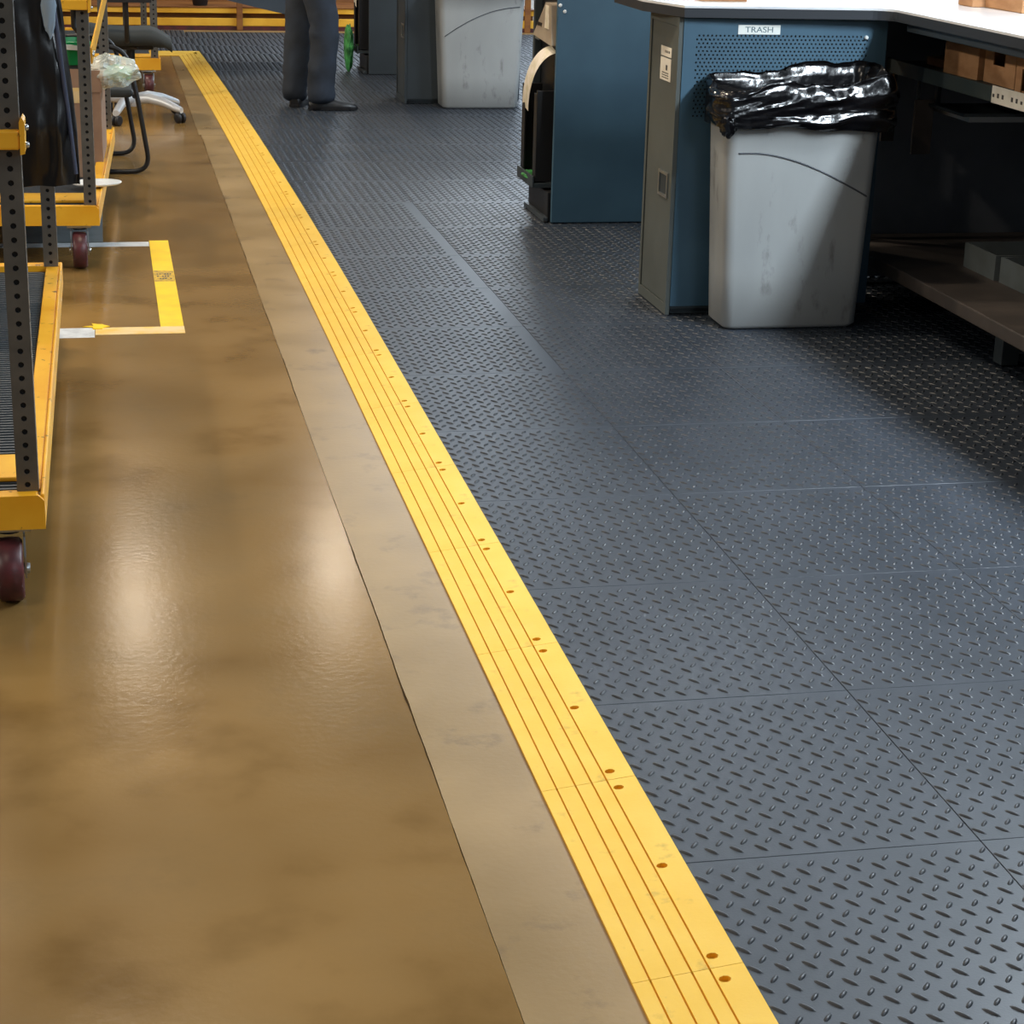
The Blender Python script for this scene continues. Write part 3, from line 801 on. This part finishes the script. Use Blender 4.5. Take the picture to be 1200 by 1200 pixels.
# cardboard boxes on the upper shelf
def cut_box(name, lbl, x0, x1, y0, y1, z0, h, cut, rz=0.0):
    r = empty(name, (x0, y0, z0), rz); tag(r, lbl, 'cardboard box', 'die-cut cardboard boxes on the upper shelf')
    w_, d_ = x1 - x0, y1 - y0
    if cut:
        # front wall (towards the aisle) slopes and carries a slot
        g = G()
        sy0, sy1 = d_ * cut[0], d_ * cut[1]; sz0, sz1 = h * cut[2], h * cut[3]
        g.box(0, .004, 0, sy0, 0, h).box(0, .004, sy1, d_, 0, h).box(0, .004, sy0, sy1, 0, sz0).box(0, .004, sy0, sy1, sz1, h)
        g.build('front_wall', 'cardboard', r)
    else:
        G().box(0, .004, 0, d_, 0, h).build('front_wall', 'cardboard', r)
    G().box(w_ - .004, w_, 0, d_, 0, h).build('back_wall', 'cardboard', r)
    for yy in (.0042, d_ - .0042): G().box(.0042, w_ - .0042, yy - .004 if yy > .1 else yy - .004, yy if yy > .1 else yy, 0, h).build('end_wall', 'cardboard', r)
    G().box(.0042, w_ - .0042, .0044, d_ - .0084, .0005, .0045).build('bottom', 'cardboard', r)
    g = G().prism([(.002, h), (w_ * .48, h + .012), (w_ * .48, h + .016), (.002, h + .004)], .002, d_ - .002, 'y'); g.build('top_flap', 'cardboard', r)
    g = G().prism([(w_ * .5, h + .012), (w_ - .002, h), (w_ - .002, h + .004), (w_ * .5, h + .016)], .002, d_ - .002, 'y'); g.build('top_flap', 'cardboard', r)
    return r
SZ = .8462
cut_box('cardboard_box', 'crumpled cardboard box, leftmost tall one on the upper shelf', 2.83, 3.05, 6.20, 6.46, SZ, .100, None, .03)
cut_box('cardboard_box', 'cardboard box with a dark square slot in the middle of the upper shelf', 2.835, 3.06, 5.93, 6.185, SZ, .110, (.35, .72, .55, .92), -.04)
cut_box('cardboard_box', 'cardboard box at the right edge of the upper shelf above its white label', 2.83, 3.05, 5.55, 5.90, SZ, .105, (.72, .88, .0, .7), .02)
o = G().box(0, .20, 0, .22, 0, .028).build('cardboard_pad', 'cardboard', loc=(2.87, 6.50, SZ), bevel=.002); tag(o, 'flat folded cardboard pad at the left end of the upper shelf', 'cardboard')
# bins on the lower shelf
for (y0, y1, x0, l) in ((6.11, 6.36, 2.92, 'grey storage bin on the lower shelf, left of the pair'), (5.72, 6.09, 2.93, 'grey storage bin on the lower shelf, right of the pair')):
    r = empty('storage_bin', (x0, y0, .1905)); tag(r, l, 'bin', 'grey storage bins on the lower shelf')
    w_, d_, h = .30, y1 - y0, .085
    G().box(0, .006, 0, d_, 0, h).build('front_wall', 'sheet_grey', r)
    G().box(w_ - .006, w_, 0, d_, 0, h).build('back_wall', 'sheet_grey', r)
    for yy in (0, d_ - .006): G().box(.0062, w_ - .0062, yy, yy + .006, 0, h).build('end_wall', 'sheet_grey', r)
    G().box(.0062, w_ - .0062, .0062, d_ - .0062, 0, .005).build('bottom', 'sheet_grey', r)
# box stock standing on the worktop
def closed_box(name, lbl, x0, y0, w_, d_, h, rz=0):
    r = empty(name, (x0, y0, WZ1 + .0005), rz); tag(r, lbl, 'cardboard box', 'cardboard boxes on the worktop')
    G().box(0, w_, 0, d_, 0, h).build('box_body', 'cardboard', r, bevel=.003)
    G().box(-.001, w_ + .001, d_ / 2 - .025, d_ / 2 + .025, h + .0003, h + .0012).build('packing_tape', 'tape_cream', r)
closed_box('cardboard_box', 'small cardboard box on the white worktop, nearest the corner', 2.905, 6.46, .055, .12, .06)
closed_box('cardboard_box', 'larger cardboard box on the white worktop at the right edge', 2.965, 6.20, .28, .30, .14, .05)
tr = empty('paper_tray', (1.99, 6.60, WZ1 + .0005)); tag(tr, 'low tan tray on the worktop above the perforated cabinet', 'tray')
G().box(0, .16, 0, .25, 0, .004).build('tray_base', 'cardboard', tr)
for b_ in ((0, .16, 0, .005), (0, .16, .245, .25), (0, .005, .0052, .2448), (.155, .16, .0052, .2448)):
    G().box(b_[0], b_[1], b_[2], b_[3], .0042, .02).build('tray_wall', 'cardboard', tr)

# ================================================================== LABEL KIOSKS
def make_kiosk(loc, detail=True):
    r = empty('label_kiosk', loc)          # origin front left foot of the blue panel
    G().box(0, .62, 0, .022, 0, 1.45).build('blue_panel', 'steel_blue', r, bevel=.003)
    G().box(.03, .60, .0225, .44, .0, 1.42).build('cabinet_body', 'black_metal', r)
    G().box(-.005, .029, .425, .455, .0, 1.42).build('corner_post', 'steel_dark', r, bevel=.003)
    for (x_, z_) in ((.010, .905), (.030, .88)):
        G().lathe([(.008, -.001), (.007, -.004), (.003, -.005)], 10, 'y', (x_, 0, z_)).build('screw_head', 'white_plastic', r)
    # label printer set into the side
    pr = G().prism([(.03, .735), (.41, .752), (.17, .905), (.06, .905)], -.014, .029, 'x').build('label_printer', 'printer_beige', r, bevel=.006)
    G().prism([(.09, .80), (.17, .80), (.16, .895), (.10, .895)], -.0165, -.0145, 'x').build('printer_screen', 'label_paper', pr)
    for q in range(2): G().prism([(.24 + q * .05, .80), (.28 + q * .05, .80), (.27 + q * .05, .815), (.23 + q * .05, .815)], -.0165, -.0145, 'x').build('printer_button', 'black_plastic', pr)
    G().box(-.004, .029, .33, .415, .735, .775).build('blue_tag', 'sheet_grey', r)
    # curling strip of labels
    g = G(); R = []
    for k in range(17):
        t = k / 16; a = math.radians(95 - 100 * t)
        x_ = .02 - .075 * math.sin(t * PI * .62); z_ = .705 - .27 * t ** 1.7; y_ = .06 + .24 * t
        R.append([(x_, y_, z_), (x_ - .004, y_ + .105, z_ + .020), (x_ - .0048, y_ + .105, z_ + .0205), (x_ - .0008, y_, z_ + .0005)])
    g.rings(R, True, 0, False); ls = g.build('label_strip', 'label_paper', r)
    # open chute and catch tray
    for bx_ in ((-.055, .029, .10, .115, .16, .545), (-.055, .029, .395, .41, .16, .545), (-.055, -.047, .1155, .16, .16, .53), (-.055, -.047, .35, .3945, .16, .53)):
        G().box(*bx_).build('chute_wall', 'black_plastic', r, bevel=.002)
    ty_ = G().box(-.060, .029, .09, .42, .135, .155).box(-.068, -.0605, .09, .42, .135, .185).build('catch_tray', 'steel_dark', r, bevel=.002)
    crumple('tray_contents', 'green_leaf', ty_, -.03, .25, .165, .045, .12, .014, .25, 2.5, 2.0, 24, 12)
    G().box(-.012, .029, .03, .424, .0, .125).build('base_box', 'black_plastic', r, bevel=.003)
    G().prism([(.02, 0), (.43, 0), (.43, .02), (.02, .02)], -.030, -.0125, 'x').build('base_plate', 'steel_edge', r, bevel=.003)
    return r
k1 = make_kiosk((1.852, 8.19, STAND)); tag(k1, 'blue panelled label printing kiosk with a curling paper strip', 'kiosk', 'label kiosks')
k2 = copy_tree(k1); k2.location = (1.822, 14.0, STAND); swap_material(k2, 'steel_blue', 'steel_slate'); k2['label'] = 'dark kiosk farthest along the bench row with green plastic beside it'
gp = empty('green_plastic_bag', (1.705, 14.20, STAND + .001)); tag(gp, 'crumpled green plastic bag leaning on the far kiosk', 'bag')
crumple('bag_body', 'green_leaf', gp, 0, 0, .165, .032, .10, .16, .15, 1.5, 1.0, 30, 20, True)

# ================================================================== PERSON
def skin_mesh(name, verts, edges, radii, m, parent, levels=2):
    me = bpy.data.meshes.new(name); me.from_pydata(verts, edges, [])
    o = bpy.data.objects.new(name, me); COL.objects.link(o)
    o.modifiers.new('skin', 'SKIN'); ss = o.modifiers.new('sub', 'SUBSURF'); ss.levels = levels; ss.render_levels = levels
    for i, r in enumerate(radii):
        sv = me.skin_vertices[0].data[i]; sv.radius = r if isinstance(r, tuple) else (r, r); sv.use_root = (i == 0)
    dg = bpy.context.evaluated_depsgraph_get(); m2 = bpy.data.meshes.new_from_object(o.evaluated_get(dg))
    bpy.data.objects.remove(o)
    m2.materials.clear(); m2.materials.append(MATS[m]); m2.polygons.foreach_set('use_smooth', [True] * len(m2.polygons))
    q = bpy.data.objects.new(name, m2); COL.objects.link(q); q.parent = parent
    return q
PX, PY = 1.215, 12.14
pe = empty('person', (PX, PY, STAND)); tag(pe, 'person in dark jeans and black shoes standing on the mat', 'person')
# body, facing +X; right side is -Y (towards the camera)
bv = [(0,0,.98),(0,0,1.12),(.01,0,1.30),(.0,0,1.44),(.01,0,1.53),(.03,0,1.60),(.035,0,1.68),(.03,0,1.76),
      (0,-.19,1.42),(.04,-.23,1.14),(.24,-.20,1.06),(.31,-.19,1.05),(0,.19,1.42),(.04,.23,1.14),(.24,.20,1.06),(.31,.19,1.05),
      (.03,-.09,.86),(.075,-.09,.50),(.03,-.09,.10),(-.01,.09,.86),(-.02,.10,.50),(-.07,.10,.10)]
be = [(0,1),(1,2),(2,3),(3,4),(4,5),(5,6),(6,7),(3,8),(8,9),(9,10),(10,11),(3,12),(12,13),(13,14),(14,15),(0,16),(16,17),(17,18),(0,19),(19,20),(20,21)]
br_ = [(.12,.15),(.11,.14),(.12,.16),(.09,.12),.055,.075,.095,.07,.055,.042,.032,.028,.055,.042,.032,.028,.075,.052,.036,.075,.052,.036]
body = skin_mesh('body', bv, be, br_, 'skin', pe)
# hands: palm with five fingers
for sy in (-1, 1):
    hv = [(.30, sy*.19, 1.05), (.36, sy*.185, 1.045)]; he = [(0, 1)]; hr = [.026, (.034, .018)]
    for k, (dy, ln) in enumerate(((-.030, .062), (-.010, .075), (.010, .070), (.028, .055))):
        b0 = len(hv); hv += [(.385, sy*.185 + dy, 1.04), (.385 + ln * .55, sy*.185 + dy * 1.1, 1.028), (.385 + ln * .85, sy*.185 + dy * 1.1, .998)]; he += [(1, b0), (b0, b0+1), (b0+1, b0+2)]; hr += [.011, .009, .008]
    b0 = len(hv); hv += [(.345, sy*(.185 - .045), 1.035), (.385, sy*(.185 - .062), 1.02)]; he += [(1, b0), (b0, b0+1)]; hr += [.012, .009]
    skin_mesh('hand', hv, he, hr, 'skin', pe)
sv = [(0,0,.94),(0,0,1.12),(.01,0,1.30),(.0,0,1.44),(.005,0,1.49),(0,-.20,1.42),(.03,-.24,1.22),(0,.20,1.42),(.03,.24,1.22)]
skin_mesh('shirt', sv, [(0,1),(1,2),(2,3),(3,4),(3,5),(5,6),(3,7),(7,8)], [(.15,.19),(.135,.17),(.145,.185),(.11,.14),.07,.075,.068,.075,.068], 'shirt', pe)
# jeans: straight legs, slightly bunched at the hem
jv = [(0,0,1.0),(.0,0,.92),
      (.03,-.09,.82),(.06,-.092,.64),(.085,-.095,.50),(.085,-.095,.36),(.068,-.095,.22),(.062,-.095,.11),(.066,-.095,.028),
      (-.01,.09,.82),(-.03,.095,.64),(-.045,.10,.50),(-.055,.10,.36),(-.068,.10,.22),(-.075,.10,.11),(-.078,.10,.012)]
je = [(0,1),(1,2),(2,3),(3,4),(4,5),(5,6),(6,7),(7,8),(1,9),(9,10),(10,11),(11,12),(12,13),(13,14),(14,15)]
jr = [(.14,.17),(.14,.165),(.115,.11),(.102,.10),(.096,.094),(.092,.09),(.090,.09),(.092,.09),(.096,.09),(.115,.11),(.102,.10),(.094,.094),(.090,.09),(.086,.09),(.084,.09),(.086,.09)]
jeans = skin_mesh('jeans', jv, je, jr, 'denim', pe)
for v in jeans.data.vertices:
    c = v.co; d = noise.fractal(Vector((c.x * 9, c.y * 9, c.z * 17)), 1.0, 2.0, 3) * .012
    c.x += d; c.y += d * .6
def shoe(x, y_, rz):
    R = []
    for (t, w_, h) in ((0, .025, .050), (.02, .036, .072), (.08, .038, .078), (.14, .040, .066), (.19, .046, .052), (.24, .045, .044), (.275, .034, .036), (.292, .015, .026)):
        R.append([(t, -w_, .0), (t, -w_ * 1.02, .018), (t, -w_ * .85, h * .75), (t, -w_ * .35, h), (t, w_ * .35, h), (t, w_ * .85, h * .75), (t, w_ * 1.02, .018), (t, w_, .0)])
    s = G().rings(R).build('shoe', 'shoe_leather', pe, loc=(x, y_, 0), rz=rz)
    G().prism([(0, -.034), (.14, -.042), (.22, -.049), (.28, -.036), (.298, 0), (.28, .036), (.22, .049), (.14, .042), (0, .034), (-.006, 0)], 0, .014).build('sole', 'black_plastic', s)
shoe(-.01, -.095, .02); shoe(-.085, .03, 1.25)
# head details
crumple('hair', 'hair', pe, .012, 0, 1.735, .10, .085, .085, .08, 3.0, 2.0, 32, 20)
for sy in (-1, 1):
    G().lathe([(.001, -.012), (.009, -.008), (.012, 0), (.009, .008), (.001, .012)], 12, 'z', (.122, sy * .033, 1.665)).build('eye', 'sign_white', pe)
    G().lathe([(.001, -.03), (.012, -.02), (.016, 0), (.013, .02), (.001, .03)], 10, 'z', (.035, sy * .098, 1.655)).build('ear', 'skin', pe)
G().prism([(.120, 1.675), (.152, 1.635), (.120, 1.628)], -.012, .012, 'y').build('nose', 'skin', pe, bevel=.005)
G().box(.108, .122, -.024, .024, 1.598, 1.606).build('mouth', 'maroon', pe, bevel=.002)

# ================================================================== FAR END
fr_ = empty('guard_rack', (1.2, 17.72, 0)); tag(fr_, 'low yellow steel guard rack with wooden boards at the far end', 'rack')
G().box(-3.2, 2.6, 0, .05, .035, .10).build('lower_rail', 'rail_yellow', fr_, bevel=.004)
G().box(-3.2, 2.6, .01, .045, .142, .188).build('upper_rail', 'rail_yellow', fr_, bevel=.004)
G().box(-3.2, 2.6, .08, .12, .0, .14).build('board', 'rail_wood', fr_)
G().box(-3.2, 2.6, -.015, .0, .0, .034).build('kick_strip', 'maroon', fr_)
for x in (-2.9, -1.6, -.052, 1.35, 2.5):
    G().box(x, x + .052, -.015 - .03, -.016, 0, .60).build('post', 'rail_wood', fr_, bevel=.004)
G().box(-3.2, 2.6, .0, .60, .1885, .198).build('shelf', 'rail_wood', fr_)
G().box(-3.2, 2.6, .61, .65, 0, .60).build('back_board', 'rail_wood', fr_)
bk = empty('black_bucket', (.845, 17.84, .1985)); tag(bk, 'black tapered bucket standing on the far yellow rack', 'bucket')
G().lathe([(.058, 0), (.062, .006), (.098, .20), (.104, .205), (.104, .215), (.094, .212), (.058, .02), (.0005, .018)], 24, cap=False).lathe([(.0005, 0), (.058, 0)], 24, cap=False).build('bucket_body', 'black_plastic', bk)
G().tube([(-.10, 0, .20), (-.08, 0, .28), (0, 0, .32), (.08, 0, .28), (.10, 0, .20)], .004, 8).build('handle', 'zinc', bk)
ch = empty('sloped_chute', (1.0, 14.5, STAND)); tag(ch, 'blue-grey sloping steel chute behind the person', 'chute')
e0, e1 = (.851 - 1.0, .484 - MAT_Z), (1.52 - 1.0, .333 - MAT_Z)
G().prism([(e0[0] - .5, e0[1] + .113), (e1[0], e1[1]), (e1[0], e1[1] + .24), (e0[0] - .5, e0[1] + .353)], 0, .02, 'y').build('side_plate', 'chute_blue', ch, bevel=.003)
G().prism([(e0[0] - .5, e0[1] + .113), (e1[0], e1[1]), (e1[0], e1[1] + .24), (e0[0] - .5, e0[1] + .353)], .56, .58, 'y').build('side_plate', 'chute_blue', ch, bevel=.003)
G().prism([(e0[0] - .5, e0[1] + .123), (e1[0], e1[1] + .01), (e1[0], e1[1] + .03), (e0[0] - .5, e0[1] + .143)], .0205, .5595, 'y').build('slide', 'chute_blue', ch)
for yy in (.03, .51):
    G().box(.42, .46, yy, yy + .04, 0, e1[1] + .03).build('leg', 'steel_dark', ch)
